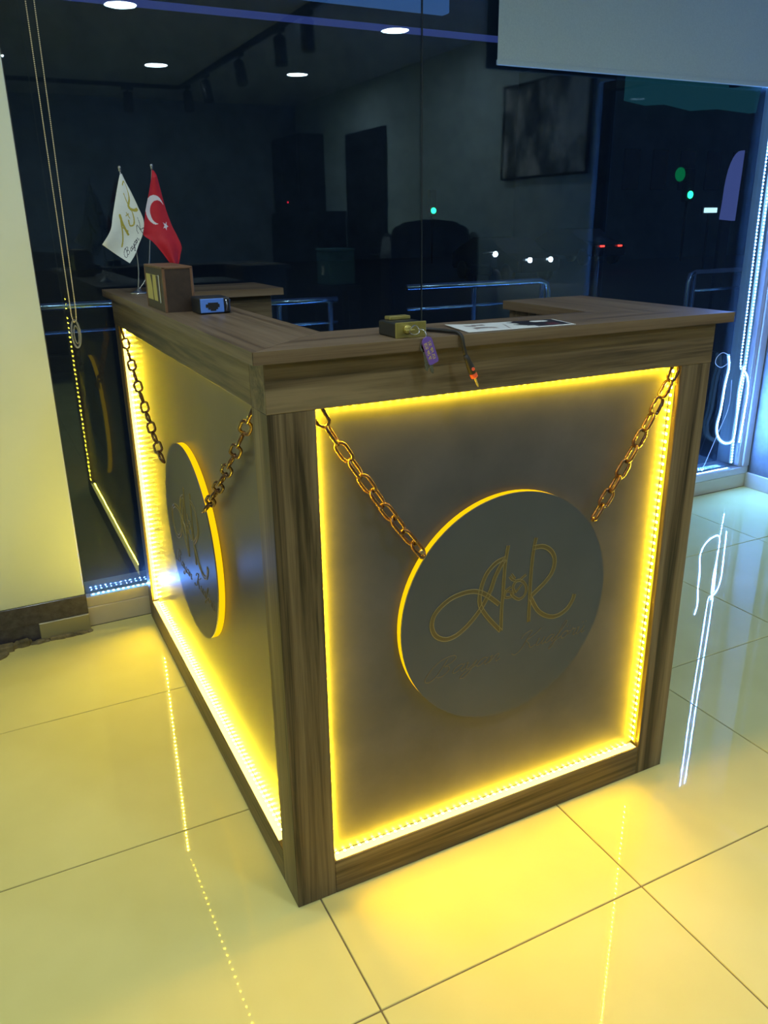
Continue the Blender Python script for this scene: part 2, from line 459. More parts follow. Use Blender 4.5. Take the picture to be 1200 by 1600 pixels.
# ------------------------------------------------------------------ reception desk
PX0, PX1 = .083, .889          # front recess
PY0, PY1 = .080, 1.382         # side recess
ZB, ZT = .080, H - .0832       # recess bottom / top
DEP = .022                     # recess depth
desk = thing('reception_desk', 'walnut reception desk with grey recessed panels edged in yellow light strips', 'desk')
BV = .0012
def part(name, m, *b, bev=BV, par=desk): return MB().box(*b, bev=bev).build(name, M[m], par)
part('corner_post', 'wood_z', 0, PX0, 0, PY0, 0, ZT)
part('corner_post', 'wood_z', PX1, W, 0, .075, 0, ZT)
part('corner_post', 'wood_z', 0, .075, PY1, D, 0, ZT)
part('base_rail', 'wood_x', PX0, PX1, 0, .075, 0, ZB)
part('base_rail', 'wood_y', 0, .075, PY0, PY1, 0, ZB)
part('fascia_board', 'wood_x', -.0012, W, -.0012, .075, ZT, H)
part('fascia_board', 'wood_y', -.0010, .075, .0752, D, ZT, H)
part('fascia_board', 'wood_y', W - .020, W, .0752, .435, ZT, H)
part('front_panel', 'panel', PX0, PX1, DEP, .050, ZB, ZT, bev=0)
part('side_panel', 'panel', DEP, .050, PY0, PY1, ZB, ZT, bev=0)
part('end_panel', 'wood_z', W - .020, W - .001, .0755, .435, 0, ZT)
part('end_panel', 'wood_z', .765, W - .021, .415, .434, 0, H)
part('inner_panel', 'wood_z', .135, W - .021, .118, .134, 0, H)
part('inner_panel', 'wood_z', .119, .134, .118, D - .02, 0, H)
part('inner_panel', 'wood_z', .765, .781, .1345, .4145, 0, H)
part('return_panel', 'wood_x', .1345, .43, 1.20, 1.216, 0, H)
part('worktop', 'wood_x', .135, .764, .1345, .60, .72, .745)
# countertop boards, mitred at the front corners
OV = .024
def top_board(name, pts, m): return MB().prism(pts, 'Z', H + .0002, TOP).build(name, M[m], desk)
top_board('countertop_board', [(-OV, -OV), (W + OV, -OV), (.757, .147), (.157, .147)], 'wood_top_x')
top_board('countertop_board', [(-OV - .0005, -OV + .0008), (.1565, .1475), (.1565, 1.447), (-OV - .0005, 1.447)], 'wood_top_y')
top_board('countertop_board', [(W + OV, -OV + .0005), (W + OV, .450), (.757, .450), (.757, .1475)], 'wood_top_y')
top_board('countertop_board', [(.157, 1.165), (.458, 1.165), (.458, 1.4465), (.157, 1.4465)], 'wood_top_x')
# light strips inside the recesses
yc = .0178
led_strip(desk, (PX1 - .0005, yc, ZB + .006), (PX1 - .0005, yc, ZT - .004), (-1, 0, 0), single=True, me=chip_a, tape=M['bloom_a'], wdt=.010, off=-.0012)
led_strip(desk, (PX0 + .004, yc, ZB + .0005), (PX1 - .006, yc, ZB + .0005), (0, 0, 1), led=M['led_a'], tape=M['bloom_y'], wdt=.018, off=-.0060)
led_strip(desk, (PX0 + .004, yc, ZT - .0005), (PX1 - .004, yc, ZT - .0005), (0, 0, -1), led=M['led_a'], wdt=.008)
led_strip(desk, (PX0 + .0005, yc, ZB + .006), (PX0 + .0005, yc, ZT - .004), (1, 0, 0), led=M['led_a'], wdt=.008)
led_strip(desk, (yc, PY1 - .0005, ZB + .006), (yc, PY1 - .0005, ZT - .004), (0, -1, 0), single=True, me=chip_y, tape=M['bloom_y'], wdt=.014, off=.0036)
led_strip(desk, (.006, PY0 + .0005, ZB + .006), (.006, PY0 + .0005, ZT - .004), (0, 1, 0), pitch=.022, led=M['led_d'])
led_strip(desk, (.0185, PY0 + .006, ZT - .0005), (.0185, PY1 - .006, ZT - .0005), (0, 0, -1), pitch=.030, led=M['led_d'], wdt=.006)
led_strip(desk, (yc, PY0 + .030, ZB + .0005), (yc, PY1 - .006, ZB + .0005), (0, 0, 1), tape=M['bloom_y'], wdt=.019, off=.0062)

# ------------------------------------------------------------------ script lettering (strokes, x-height 1)
GLY = {
 'B': (1.75, [[(.60, 2.25), (.45, 1.2), (.25, .2), (-.15, -.25), (-.6, -.1), (-.75, .6), (-.45, 1.7), (.2, 2.4), (1.05, 2.5), (1.4, 2.05), (1.05, 1.5), (.6, 1.3), (1.1, 1.15), (1.3, .6), (.9, .05), (.35, .1)]]),
 'a': (1.15, [[(.85, .85), (.5, 1.0), (.1, .6), (.15, .08), (.5, .08), (.85, .6), (.92, 1.0), (.85, .3), (1.0, 0), (1.25, .25)]]),
 'y': (1.15, [[(0, .85), (.15, 1), (.18, .35), (.4, .05), (.75, .45), (.95, 1.0), (.8, -.2), (.45, -1.0), (.05, -.9), (.3, -.3), (1.2, .3)]]),
 'n': (1.15, [[(0, .8), (.2, 1), (.15, .05), (.5, .85), (.82, .95), (.8, .3), (.95, 0), (1.2, .3)]]),
 'K': (2.0, [[(-.35, 1.6), (-.1, 2.2), (.65, 2.4), (.45, 1.2), (.2, 0), (-.3, -.4), (-.75, -.15)], [(1.8, 2.4), (1.25, 1.75), (.5, 1.2), (.95, .7), (1.45, .0), (1.95, .25)]]),
 'u': (1.1, [[(0, .85), (.12, 1), (.1, .3), (.3, 0), (.65, .35), (.8, 1), (.75, .3), (.9, 0), (1.15, .25)]]),
 'f': (.85, [[(0, .3), (.5, 1.2), (.78, 2.2), (.6, 2.5), (.42, 2.1), (.3, .5), (.1, -.9), (-.15, -.9), (0, -.4), (.6, .2), (.9, .4)]]),
 'o': (1.0, [[(.6, .95), (.2, .85), (.05, .4), (.3, 0), (.7, .2), (.8, .7), (.55, .95), (.65, .75), (1.05, .8)]]),
 'r': (.95, [[(0, .3), (.25, 1.1), (.3, .9), (.65, .9), (.6, .4), (.75, 0), (1.0, .3)]]),
 '"': (0, [[(-.75, 1.5), (-.70, 1.6)], [(-.35, 1.5), (-.30, 1.6)]]),
 ' ': (1.0, []),
}
def script_text(txt, x, z, h, slant=.38, width=None):
    """list of 2-D strokes"""
    out = []; cx = 0.
    for ch in txt:
        adv, st = GLY[ch]
        for s_ in st: out.append([(cx + u + slant * v, v) for u, v in s_])
        cx += adv
    sx = (width / cx) if width else h
    return [[(x + u * sx, z + v * h) for u, v in s_] for s_ in out]
MONO = [
 ([(-.0123, .1141), (-.0344, .1082), (-.0534, .0929), (-.0641, .0743), (-.0707, .0487), (-.0699, .0242), (-.0583, .0029), (-.0391, -.0221), (-.0178, -.0465)], .0042),
 ([(-.0072, .1397), (-.0116, .1139), (-.0141, .0814), (-.0153, .036), (-.0172, .0023), (-.0167, -.0467)], .0036),
 ([(-.0141, .1115), (-.0241, .0986), (-.0364, .0772), (-.0453, .052), (-.0561, .0331), (-.0686, .0146), (-.086, -.0042), (-.105, -.0195), (-.1273, -.0308), (-.1496, -.0321), (-.1703, -.0196), (-.1798, .0025), (-.1754, .0254), (-.157, .0434), (-.1322, .0554), (-.1006, .0592), (-.0747, .0542), (-.0514, .0397), (-.0238, .0148)], .0044),
 ([(.0601, .143), (.0562, .1242), (.0534, .0975), (.0516, .058), (.0517, .0111), (.0521, -.0432)], .0036),
 ([(.0552, .1229), (.0795, .1202), (.0997, .1064), (.11, .0859), (.1066, .0601), (.0886, .039), (.0549, .0151)], .0044),
 ([(.0545, .0105), (.075, -.0231), (.1014, -.0424), (.1272, -.0471), (.1504, -.038), (.1639, -.0215), (.1689, -.0064)], .0044),
 ([(.0144, .0307), (.0085, .046), (.018, .0577), (.032, .0531), (.0414, .0386), (.0389, .0219), (.0255, .0147), (.0113, .0236), (.0039, .0346)], .0028),
 ([(.0153, .032), (.0305, .0478)], .002),
 ([(.0398, .0668), (.0298, .0612), (.0215, .0569), (.0077, .0615), (-.0012, .0711)], .0024),
 ([(.0036, .0761), (.0127, .0635)], .002),
 ([(.0033, .0471), (-.0082, .0405), (-.0092, .0268), (.0061, .0248)], .0024),
 ([(-.0098, .0393), (.0089, .0366)], .002),
]
def groove(mb, lip, pts2, r, y):
    """an engraved stroke: gold bed with a raised lip on both sides"""
    P = spline([(a, y, b) for a, b in pts2], 7)
    mb.tube(P, r, 8, 0, nrm=(0, 1, 0), flat=.22)
    L, R_ = [], []
    for i, p in enumerate(P):
        d = (P[min(i + 1, len(P) - 1)] - P[max(i - 1, 0)]).normalized()
        s_ = Vector((-d.z, 0, d.x)) * r * .95
        L.append(p + s_ - Vector((0, .0004, 0))); R_.append(p - s_ - Vector((0, .0004, 0)))
    lip.tube(L, r * .24, 5, 0); lip.tube(R_, r * .24, 5, 0)

# ------------------------------------------------------------------ round plaques (built about their own centre, facing local -y)
DR, DT = .247, .0135
def plaque(label, loc, rz):
    t = thing('round_plaque', label, 'sign', loc, 'round grey plaques hung by chains', rz)
    return t
def disc_outline(r, n=96): return [(r * math.cos(2 * math.pi * k / n), r * math.sin(2 * math.pi * k / n)) for k in range(n)]
p1 = plaque('round grey plaque with gold monogram on the broad front panel', (.485, .0065, .553), 0)
MB().prism(disc_outline(DR), 'Y', -.0035, -.0006).build('face', M['disc'], p1)
def ring(mb, r0, r1, y0, y1, n=96):
    pr = []
    V = []
    for k in range(n):
        c, s_ = math.cos(2 * math.pi * k / n), math.sin(2 * math.pi * k / n)
        V.append([mb.bm.verts.new((r * c, y, r * s_)) for r, y in ((r0, y0), (r1, y0), (r1, y1), (r0, y1))])
    for k in range(n):
        a, b = V[k], V[(k + 1) % n]
        for i in range(4):
            f = mb.bm.faces.new((a[i], a[(i + 1) % 4], b[(i + 1) % 4], b[i])); f.smooth = True
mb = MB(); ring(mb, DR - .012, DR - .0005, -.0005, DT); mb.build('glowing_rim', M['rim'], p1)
MB().prism(disc_outline(DR - .05, 48), 'Y', 0, DEP - .0075).build('standoff', M['dark_box'], p1)
mb, lip = MB(), MB()
for pts, r in MONO: groove(mb, lip, pts, r, -.0036)
mono = mb.build('monogram', M['gold'], p1)
stuff(lip.build('groove_lip', M['gold_lip'], mono))
for word, lx, lz, lw in (('Bayan', -.178, -.115, .158), ('Kuafo"ru"', .030, -.106, .172)):
    mb = MB()
    for s_ in script_text(word, lx, lz, .0165, width=lw): mb.tube(spline([(a, -.0036, b) for a, b in s_], 5), .0011, 5)
    mb.build('lettering', M['gold_faint'], p1)
p2 = copy_tree(p1)
p2.location = (.0065, .690, .549); p2.rotation_euler = (0, 0, -math.pi / 2)
p2['label'] = 'round grey plaque seen edge-on on the long side panel, facing the cream wall'

# ------------------------------------------------------------------ chains
def link_mesh(L=.0462, Wd=.0270, r=.0034):
    pts = []; R_ = (Wd - 2 * r) / 2; s_ = (L - 2 * r) / 2 - R_
    for k in range(9): t = -math.pi / 2 + math.pi * k / 8; pts.append((s_ + R_ * math.cos(t), R_ * math.sin(t), 0))
    for k in range(9): t = math.pi / 2 + math.pi * k / 8; pts.append((-s_ + R_ * math.cos(t), R_ * math.sin(t), 0))
    return MB().tube(pts, r, 8, 0, closed=True).mesh('chain_link', M['chain'])
LINK = link_mesh()
def chain(label, a, b, n_out, twist0, dtw, sag=.010, n=10, screw=True):
    """a top, b bottom; n_out = outward normal of the panel"""
    a, b = Vector(a), Vector(b); nv = Vector(n_out)
    t = thing('hanging_chain', label, 'chain', tuple(a), 'bronze chains holding the plaques')
    side = (b - a).normalized().cross(nv)
    down = Vector((0, 0, -1))
    P = [a + (b - a) * u + down * sag * 4 * u * (1 - u) for u in [i / n for i in range(n + 1)]]
    for i in range(n):
        c = (P[i] + P[i + 1]) / 2; d = (P[i + 1] - P[i]).normalized()
        u = nv.cross(d).normalized(); v = d.cross(u)
        ang = twist0 + (math.pi / 2 if i % 2 else 0) + dtw * i + random.uniform(-.12, .12)
        y = u * math.cos(ang) + v * math.sin(ang); z = d.cross(y)
        mt = Matrix((d, y, z)).transposed().to_4x4(); mt.translation = c - a
        link('link', LINK, t, mt)
    if screw:
        mt = frame_mat(P[-1] - a + nv * .002 - (P[-1] - P[-2]).normalized() * .008, n_out, (1, 0, 0) if abs(n_out[0]) < .5 else (0, 1, 0))
        MB().lathe([(.0052, -.003), (.0052, .002), (.003, .0034), (.0012, .0036)], 14, 0, mt).build('screw', M['screw'], t)
    return t
chain('bronze link chain from the front top corner next to the corner post', (.083, .008, 1.012), (.283, -.001, .714), (0, -1, 0), .5, .05)
chain('bronze link chain from the front top corner over the row of bright dots', (.886, .007, 1.014), (.687, -.002, .712), (0, -1, 0), .1, .03, screw=False)
chain('bronze link chain on the side panel nearest the corner post', (.007, .090, 1.004), (-.002, .470, .702), (-1, 0, 0), .6, .05, n=11)
chain('bronze link chain in the far top corner of the side panel near the window', (.007, 1.372, 1.006), (-.001, .902, .702), (-1, 0, 0), .2, .04, n=13, sag=.02, screw=False)

# ------------------------------------------------------------------ things on the countertop
# flag set
def grid_sheet(name, fn, nu, nv, mats, pick, parent, thick=.0008):
    bm = bmesh.new(); V = [[bm.verts.new(fn(i / nu, j / nv)) for j in range(nv + 1)] for i in range(nu + 1)]
    for i in range(nu):
        for j in range(nv):
            f = bm.faces.new((V[i][j], V[i + 1][j], V[i + 1][j + 1], V[i][j + 1])); f.smooth = True
            f.material_index = pick((i + .5) / nu, (j + .5) / nv)
    me = bpy.data.meshes.new(name); bm.to_mesh(me); bm.free()
    for m in mats: me.materials.append(m)
    o = link(name, me, parent)
    if thick:
        md = o.modifiers.new('thickness', 'SOLIDIFY'); md.thickness = thick; md.offset = 0
    return o
def seg_dist(px, py, a, b):
    dx, dy = b[0] - a[0], b[1] - a[1]; L = dx * dx + dy * dy
    t = 0 if L == 0 else max(0, min(1, ((px - a[0]) * dx + (py - a[1]) * dy) / L))
    return math.hypot(px - a[0] - t * dx, py - a[1] - t * dy)
def raster(strokes, nu, nv, su, sv):
    """set of (i, j) cells hit by strokes [(pts, radius)] given in metric sheet coords (u*su, v*sv)"""
    hit = set()
    for pts, r in strokes:
        P = [tuple(p) for p in spline([(a, b, 0) for a, b in pts], 5)]
        for a, b in zip(P, P[1:]):
            i0, i1 = int((min(a[0], b[0]) - r) / su * nu) - 1, int((max(a[0], b[0]) + r) / su * nu) + 1
            j0, j1 = int((min(a[1], b[1]) - r) / sv * nv) - 1, int((max(a[1], b[1]) + r) / sv * nv) + 1
            for i in range(max(0, i0), min(nu - 1, i1) + 1):
                for j in range(max(0, j0), min(nv - 1, j1) + 1):
                    if seg_dist((i + .5) / nu * su, (j + .5) / nv * sv, a, b) < r: hit.add((i, j))
    return hit
FX, FY = .040, 1.200
fl = thing('desk_flags', 'pair of small table flags, white and red, on thin silver poles', 'flag', (FX, FY, TOP))
MB().lathe([(.024, 0), (.024, .003), (.020, .0055), (.008, .008), (.006, .014)], 24).build('base', M['steel'], fl)
TLp, TRp = Vector((-.0132, .0, .3205)), Vector((.0718, .0, .3265))
MB().tube(spline([(0, 0, .012), (.0074, 0, .0794), (.002, 0, .18), TLp], 6), .0018, 8).build('pole', M['steel'], fl)
MB().tube(spline([(.002, 0, .012), (.024, 0, .04), (.0372, 0, .0784), (.052, 0, .18), TRp], 6), .0018, 8).build('pole', M['steel'], fl)
for T_ in (TLp, TRp):
    MB().lathe([(.001, -.003), (.0038, -.001), (.003, .002), (.0048, .006), (.004, .010), (.0008, .012)], 12, 0, Matrix.Translation(T_)).build('finial', M['steel'], fl)
# a sheet is described by its four corners: tl (pole top), tr (free top edge end), bl, br; u runs along the fly, v down the hoist
def bil(tl, tr, bl, br, u, v):
    a = Vector(tl).lerp(Vector(tr), u); b = Vector(bl).lerp(Vector(br), u); return a.lerp(b, v)
def white_flag(u, v):   # u: 0 left edge .. 1 right edge, v: 0 top .. 1 bottom
    L = spline([(-.0127, 0, .3114), (-.0166, -.001, .3066), (-.0299, -.003, .2667), (-.0469, -.004, .2104), (-.0587, -.005, .1697), (-.085, -.006, .1341)], 8)
    R_ = spline([(-.0090, 0, .3125), (-.0033, -.004, .2924), (.0071, -.010, .2668), (.0199, -.014, .2311), (.0309, -.018, .1932), (.0254, -.014, .16), (.0117, -.010, .1318), (-.0018, -.009, .1052), (-.0182, -.008, .0837)], 8)
    def at(P): 
        x = v * (len(P) - 1); i = min(int(x), len(P) - 2); return P[i].lerp(P[i + 1], x - i)
    a, b = at(L), at(R_)
    p = a.lerp(b, u); p.y += -.006 * min(1, v * 8) - .008 * math.sin(u * math.pi * 1.6 + v * 2.) * v
    return p
SU, SV = .075, .215
wf_strokes = []
AF = lambda pts: pts
gold_st = [([(.020, .060), (.030, .046), (.045, .052), (.046, .076), (.036, .098), (.052, .098), (.066, .090)], .0026),
           ([(.024, .078), (.034, .092), (.046, .104), (.052, .124), (.044, .132), (.038, .124)], .0016),
           ([(.030, .112), (.040, .118)], .001), ([(.030, .118), (.036, .112)], .001),
           ([(.016, .124), (.028, .140), (.044, .153)], .0030), ([(.017, .126), (.027, .150), (.036, .172), (.041, .188)], .0018), ([(.026, .146), (.042, .146)], .001)]
# the word runs upward along the right half of the sheet
blk = []
for s_ in script_text('Bayan', 0, 0, .0060, slant=.2, width=.050):
    blk.append(([(.060 + .010 * (a / .05) - b * .9 + .002, .200 - a - b * .3) for a, b in s_], .00062))
for s_ in script_text('K', 0, 0, .0085, slant=.2, width=.026):
    blk.append(([(.0775 - b * .9, .138 - a) for a, b in s_], .00062))
NUf, NVf = 84, 190
gset = raster(gold_st, NUf, NVf, SU, SV); bset = raster(blk, NUf, NVf, SU, SV)
def pick_white(u, v):
    c = (int(u * NUf), int(v * NVf))
    return 2 if c in bset else 1 if c in gset else 0
grid_sheet('white_flag', white_flag, NUf, NVf, [M['white_flag'], M['flag_gold'], M['flag_black']], pick_white, fl)
def red_flag(u, v):
    L = spline([(.0704, 0, .322), (.0662, -.002, .3075), (.0524, -.004, .2604), (.0389, -.006, .2179), (.0281, -.010, .1683), (.0274, -.010, .155), (.0475, -.012, .1395), (.0678, -.010, .1152), (.0895, -.008, .0836), (.0994, -.006, .0746)], 8)
    R_ = spline([(.0747, 0, .322), (.0802, .002, .3092), (.0883, .008, .272), (.0974, .010, .2259), (.1103, .010, .1806), (.1219, .008, .1532), (.1316, .006, .1239), (.1259, .003, .1033), (.1178, 0, .0775), (.1150, 0, .0750)], 8)
    def at(P):
        x = v * (len(P) - 1); i = min(int(x), len(P) - 2); return P[i].lerp(P[i + 1], x - i)
    p = at(L).lerp(at(R_), u); p.y += -.016 * min(1, v * 8) + .006 * math.sin(u * math.pi * 2.2 + v * 1.5) * v
    return p
# crescent and star are printed in the sheet's own plane (x across, z down the hang)
STAR = []
for k in range(10):
    t = -math.pi / 2 + .45 + k * math.pi / 5; r = .0125 if k % 2 == 0 else .0048
    STAR.append((.0912 + .72 * r * math.cos(t), .1790 - 1.05 * r * math.sin(t)))
def inside(poly, x, z):
    c = False; j = len(poly) - 1
    for i in range(len(poly)):
        xi, zi = poly[i]; xj, zj = poly[j]
        if (zi > z) != (zj > z) and x < (xj - xi) * (z - zi) / (zj - zi) + xi: c = not c
        j = i
    return c
def pick_red(u, v):
    p = red_flag(u, v); x, z = p.x, p.z
    o_ = ((x - .0662) / .0272) ** 2 + ((z - .2209) / .0380) ** 2 < 1
    i_ = ((x - .0738) / .0222) ** 2 + ((z - .2150) / .0305) ** 2 < 1
    if o_ and not i_: return 1
    return 1 if inside(STAR, x, z) else 0
grid_sheet('red_flag', red_flag, 100, 220, [M['red_flag'], M['flag_white']], pick_red, fl)

# wooden box with a gold label
BX0, BX1, BY0, BY1, BZ = -.009, .058, .630, .825, .0955
bx = thing('wooden_box', 'small brown wooden box with a gold label beside the table flags', 'box', (0, 0, TOP))
MB().box(BX0 + .0012, BX1 - .0012, BY0 + .0012, BY1 - .0012, 0, BZ - .0012).build('body', M['leather_box'], bx)
mb = MB()
for x in (BX0, BX1 - .006): 
    for y in (BY0, BY1 - .006): mb.box(x, x + .006, y, y + .006, 0, BZ, bev=.001)
mb.build('corner_edges', M['box_edge'], bx)
MB().box(BX0, BX1, BY0, BY1, BZ - .004, BZ + .001, bev=.001).build('lid', M['box_edge'], bx)
lb = MB().box(BX0 - .0006, BX0 + .0014, .668, .805, .020, .076).build('label', M['gold_leaf'], bx)
mb = MB()
mb.prism([(.742, .0200), (.733, .0200), (.738, .045), (.734, .076), (.756, .076), (.748, .060), (.744, .045)], 'X', BX0 - .0010, BX0 - .0005)
mb.prism([(.668, .020), (.694, .020), (.697, .076), (.668, .076)], 'X', BX0 - .0010, BX0 - .0005)
mb.build('label_print', M['leather_box'], bx)
MB().box(BX0 - .0014, BX0 - .0003, .667, .670, .018, .078).build('label_edge', M['paper'], bx)

# blue faced device
dv = thing('small_device', 'small dark case with a blue face and black cross-shaped opening, by the wooden box', 'device', (.047, .547, TOP))
MB().box(-.001, .066, .003, .074, 0, .034, bev=.003, seg=2).build('casing', M['dark_box'], dv)
MB().box(.001, .052, .0, .004, .003, .032, bev=.0012).build('face', M['blue_face'], dv)
cr = [(.012, .014), (.017, .014), (.017, .010), (.022, .010), (.022, .007), (.034, .007), (.034, .010), (.038, .010), (.038, .014), (.042, .014), (.042, .021), (.039, .021), (.039, .024), (.017, .024), (.017, .021), (.012, .021)]
MB().prism(cr, 'Y', -.0006, .002).build('cross_opening', M['black'], dv)
MB().box(.0525, .0655, -.001, .004, .002, .032, bev=.002).build('end_clip', M['black'], dv)
MB().tube([(.056, -.0022, .006), (.058, -.0030, .018), (.056, -.0022, .029)], .0014, 6).build('metal_tab', M['steel'], dv)

# brass padlock with keys
lk = thing('brass_padlock', 'brass fronted lock block with a key and purple tag hanging over the counter edge', 'lock', (.228, -.006, TOP))
MB().box(0.0005, .0565, .004, .066, 0, .0245, bev=.002).build('body', M['black'], lk)
MB().box(0, .057, 0, .0042, 0, .0255, bev=.0008).build('front_plate', M['brass'], lk)
MB().box(.012, .052, .046, .066, .0247, .0305, bev=.001).build('top_plate', M['brass'], lk)
MB().lathe([(.0075, 0), (.0075, .003), (.0055, .0045), (.001, .0045)], 18, 0, frame_mat((.021, .0, .0135), (0, -1, 0), (1, 0, 0))).build('keyway', M['brass'], lk)
MB().box(.0125, .0295, -.0125, -.0045, .0118, .0148, bev=.001).build('key_bow', M['brass'], lk)
MB().tube([(.027 + .0085 * math.cos(t), -.0135 + .003 * math.sin(t * 2), .014 + .0075 * math.sin(t)) for t in [2 * math.pi * k / 20 for k in range(20)]], .0009, 6, closed=True).build('key_ring', M['steel'], lk)
MB().tube(spline([(.034, -.014, .014), (.041, -.017, .0135), (.0445, -.0205, .007), (.0445, -.021, -.002)], 5), .0012, 6).build('ring_loop', M['steel'], lk)
TG = Matrix.Translation((.0445, -.0225, -.002)) @ Matrix.Rotation(-.38, 4, 'Y') @ Matrix.Rotation(.05, 4, 'X')
tg_pts = []
for k in range(9): t = math.pi * k / 8; tg_pts.append((.0095 * math.cos(t), -.003 + .0075 * math.sin(t)))
tg_pts += [(-.0095, -.040), (-.0085, -.0425), (-.006, -.0435), (.006, -.0435), (.0085, -.0425), (.0095, -.040)]
tagp = MB().prism(tg_pts, 'Y', -.0014, .0014, mat=TG).build('key_tag', M['purple'], lk)
mb = MB()
DIG = {'0': [[(0, 0), (1, 0), (1, 2), (0, 2), (0, 0)]], '1': [[(.5, 0), (.5, 2), (.1, 1.5)]], '2': [[(0, 2), (1, 2), (1, 1), (0, 1), (0, 0), (1, 0)]], '3': [[(0, 2), (1, 2), (1, 0), (0, 0)], [(.2, 1), (1, 1)]],
       '5': [[(1, 2), (0, 2), (0, 1), (1, 1), (1, 0), (0, 0)]], '6': [[(1, 2), (0, 2), (0, 0), (1, 0), (1, 1), (0, 1)]], '4': [[(0, 2), (0, 1), (1, 1)], [(1, 2), (1, 0)]], '8': [[(0, 0), (1, 0), (1, 2), (0, 2), (0, 0)], [(0, 1), (1, 1)]], '.': [[(.3, 0), (.5, .1)]]}
def digits(txt, col, z0):
    z = z0
    for ch in txt:
        if ch == ' ': z -= .0018; continue
        for st in DIG[ch]:
            P = [TG @ Vector((col + v * .0024, -.0016, z - u * .0017)) for u, v in st]
            mb.tube(P, .00045, 4)
        z -= .0029
digits('532.464.253', .0006, -.0045)
digits('0532 445 42', -.0070, -.0045)
mb.build('tag_numbers', M['yellow_ink'], tagp)
# hanging keys behind the tag
for (ox, ang, oz, sc) in ((.0395, -.16, -.004, 1.0), (.041, -.30, -.003, 1.15)):
    KM = Matrix.Translation((ox, -.0195 - (.0025 if sc > 1 else 0) * 0 , oz)) @ Matrix.Rotation(ang, 4, 'Y')
    mb = MB()
    kp = []
    for k in range(13): t = -.35 * math.pi + 1.7 * math.pi * k / 12; kp.append((.0085 * sc * math.cos(t + math.pi / 2 - .5 * math.pi + math.pi/2 -.15*math.pi), -.010 + .0085 * sc * math.sin(t + math.pi / 2 - .15 * math.pi - 0)))
    mb.prism([(.0078 * math.cos(2 * math.pi * k / 14), -.010 + .0088 * math.sin(2 * math.pi * k / 14)) for k in range(14)], 'Y', -.0009, .0009, mat=KM)
    mb.prism([(-.0036, -.016), (.0036, -.016), (.0036, -.050 * sc + .004), (.0008, -.052 * sc), (-.0012, -.050 * sc), (-.0036, -.046 * sc), (-.0022, -.043 * sc), (-.0036, -.040 * sc), (-.0020, -.036 * sc), (-.0036, -.033 * sc), (-.0028, -.028)], 'Y', -.0009, .0009, mat=KM)
    mb.build('key', M['steel'], lk)

# audio cable
cb = thing('audio_cable', 'black audio cable with a gold plug and red collar hanging over the counter edge', 'cable', (.285, .03, TOP))
def rel(p): return (p[0] - .285, p[1] - .03, p[2] - TOP)
path = [rel(p) for p in ((.262, .098, TOP + .0038), (.300, .066, TOP + .0040), (.322, .034, TOP + .0042), (.334, .0, TOP + .0044), (.338, -.018, TOP + .0042), (.3405, -.0285, TOP - .002), (.343, -.0315, TOP - .018), (.349, -.033, TOP - .040))]
MB().tube(spline(path, 6), .0034, 8).build('cord', M['rubber'], cb)
def along(z0, prof, name, m):
    a = Vector(rel((.348, -.033, TOP - .036))); d = Vector((.0225, -.003, -.050)).normalized()
    mt = frame_mat(a, d, (0, 1, 0))
    return MB().lathe(prof, 14, 0, mt).build(name, M[m], cb)
along(0, [(.0036, -.004), (.0052, .003), (.0054, .010), (.0066, .016), (.0070, .028), (.0062, .031)], 'plug_boot', 'rubber')
along(0, [(.0058, .0312), (.0066, .0325), (.0066, .0385), (.0045, .0400)], 'plug_collar', 'red')
along(0, [(.0021, .0400), (.0021, .0460), (.0016, .0465), (.0021, .0470), (.0021, .0530), (.0015, .0536), (.0020, .0545), (.0008, .0580)], 'plug_tip', 'brass')
mt = frame_mat(Vector(rel((.348, -.033, TOP - .036))) + Vector((.0225, -.003, -.050)).normalized() * .022 + Vector((0, -.0066, 0)), (0, -1, .1), (1, 0, 0))
MB().lathe([(.0030, 0), (.0030, .0012), (.0016, .0014), (.0016, .0006)], 12, 0, mt).build('plug_mark', M['red'], cb)

# leaflet
LC = [(.366, -.010), (.592, -.018), (.606, .068), (.381, .094)]
def leaf(u, v):
    a = Vector((*LC[0], 0)).lerp(Vector((*LC[1], 0)), u); b = Vector((*LC[3], 0)).lerp(Vector((*LC[2], 0)), u)
    p = a.lerp(b, v); p.z = .0012 + .0018 * max(0, .25 - u) ** 2 * 16 * v; return p
def pick_leaf(u, v):
    wob = .05 * math.sin(u * 31) * math.sin(v * 17) + .03 * math.sin(u * 67 + v * 23)
    if .13 < u < .33 and .22 < v < .50 and abs(v - .36 + .2 * math.sin(u * 22) * .3) < .09: return 2
    if .12 < u < .30 and .60 < v < .84 and abs(v - .72) < .08 + wob: return 2
    if .40 < u < .46 and abs((v - .1) - (u - .40) * 9) < .07: return 2
    if u > .55 + .12 * abs(v - .55) + wob and v > .10 and u < .985:
        if .74 < u < .90 and .66 < v < .93 and ((u - .82) / .08) ** 2 + ((v - .80) / .13) ** 2 < 1: return 0
        if .80 < u < .9 and .2 < v < .5: return 3
        if u < .66 and v < .26: return 0
        return 1
    return 0
lf = thing('leaflet', 'white leaflet with dark photo print lying flat on the counter', 'leaflet', (0, 0, TOP))
grid_sheet('sheet', leaf, 110, 50, [M['paper'], M['ink_dark'], M['ink_grey'], M['ink_red']], pick_leaf, lf, .0008)

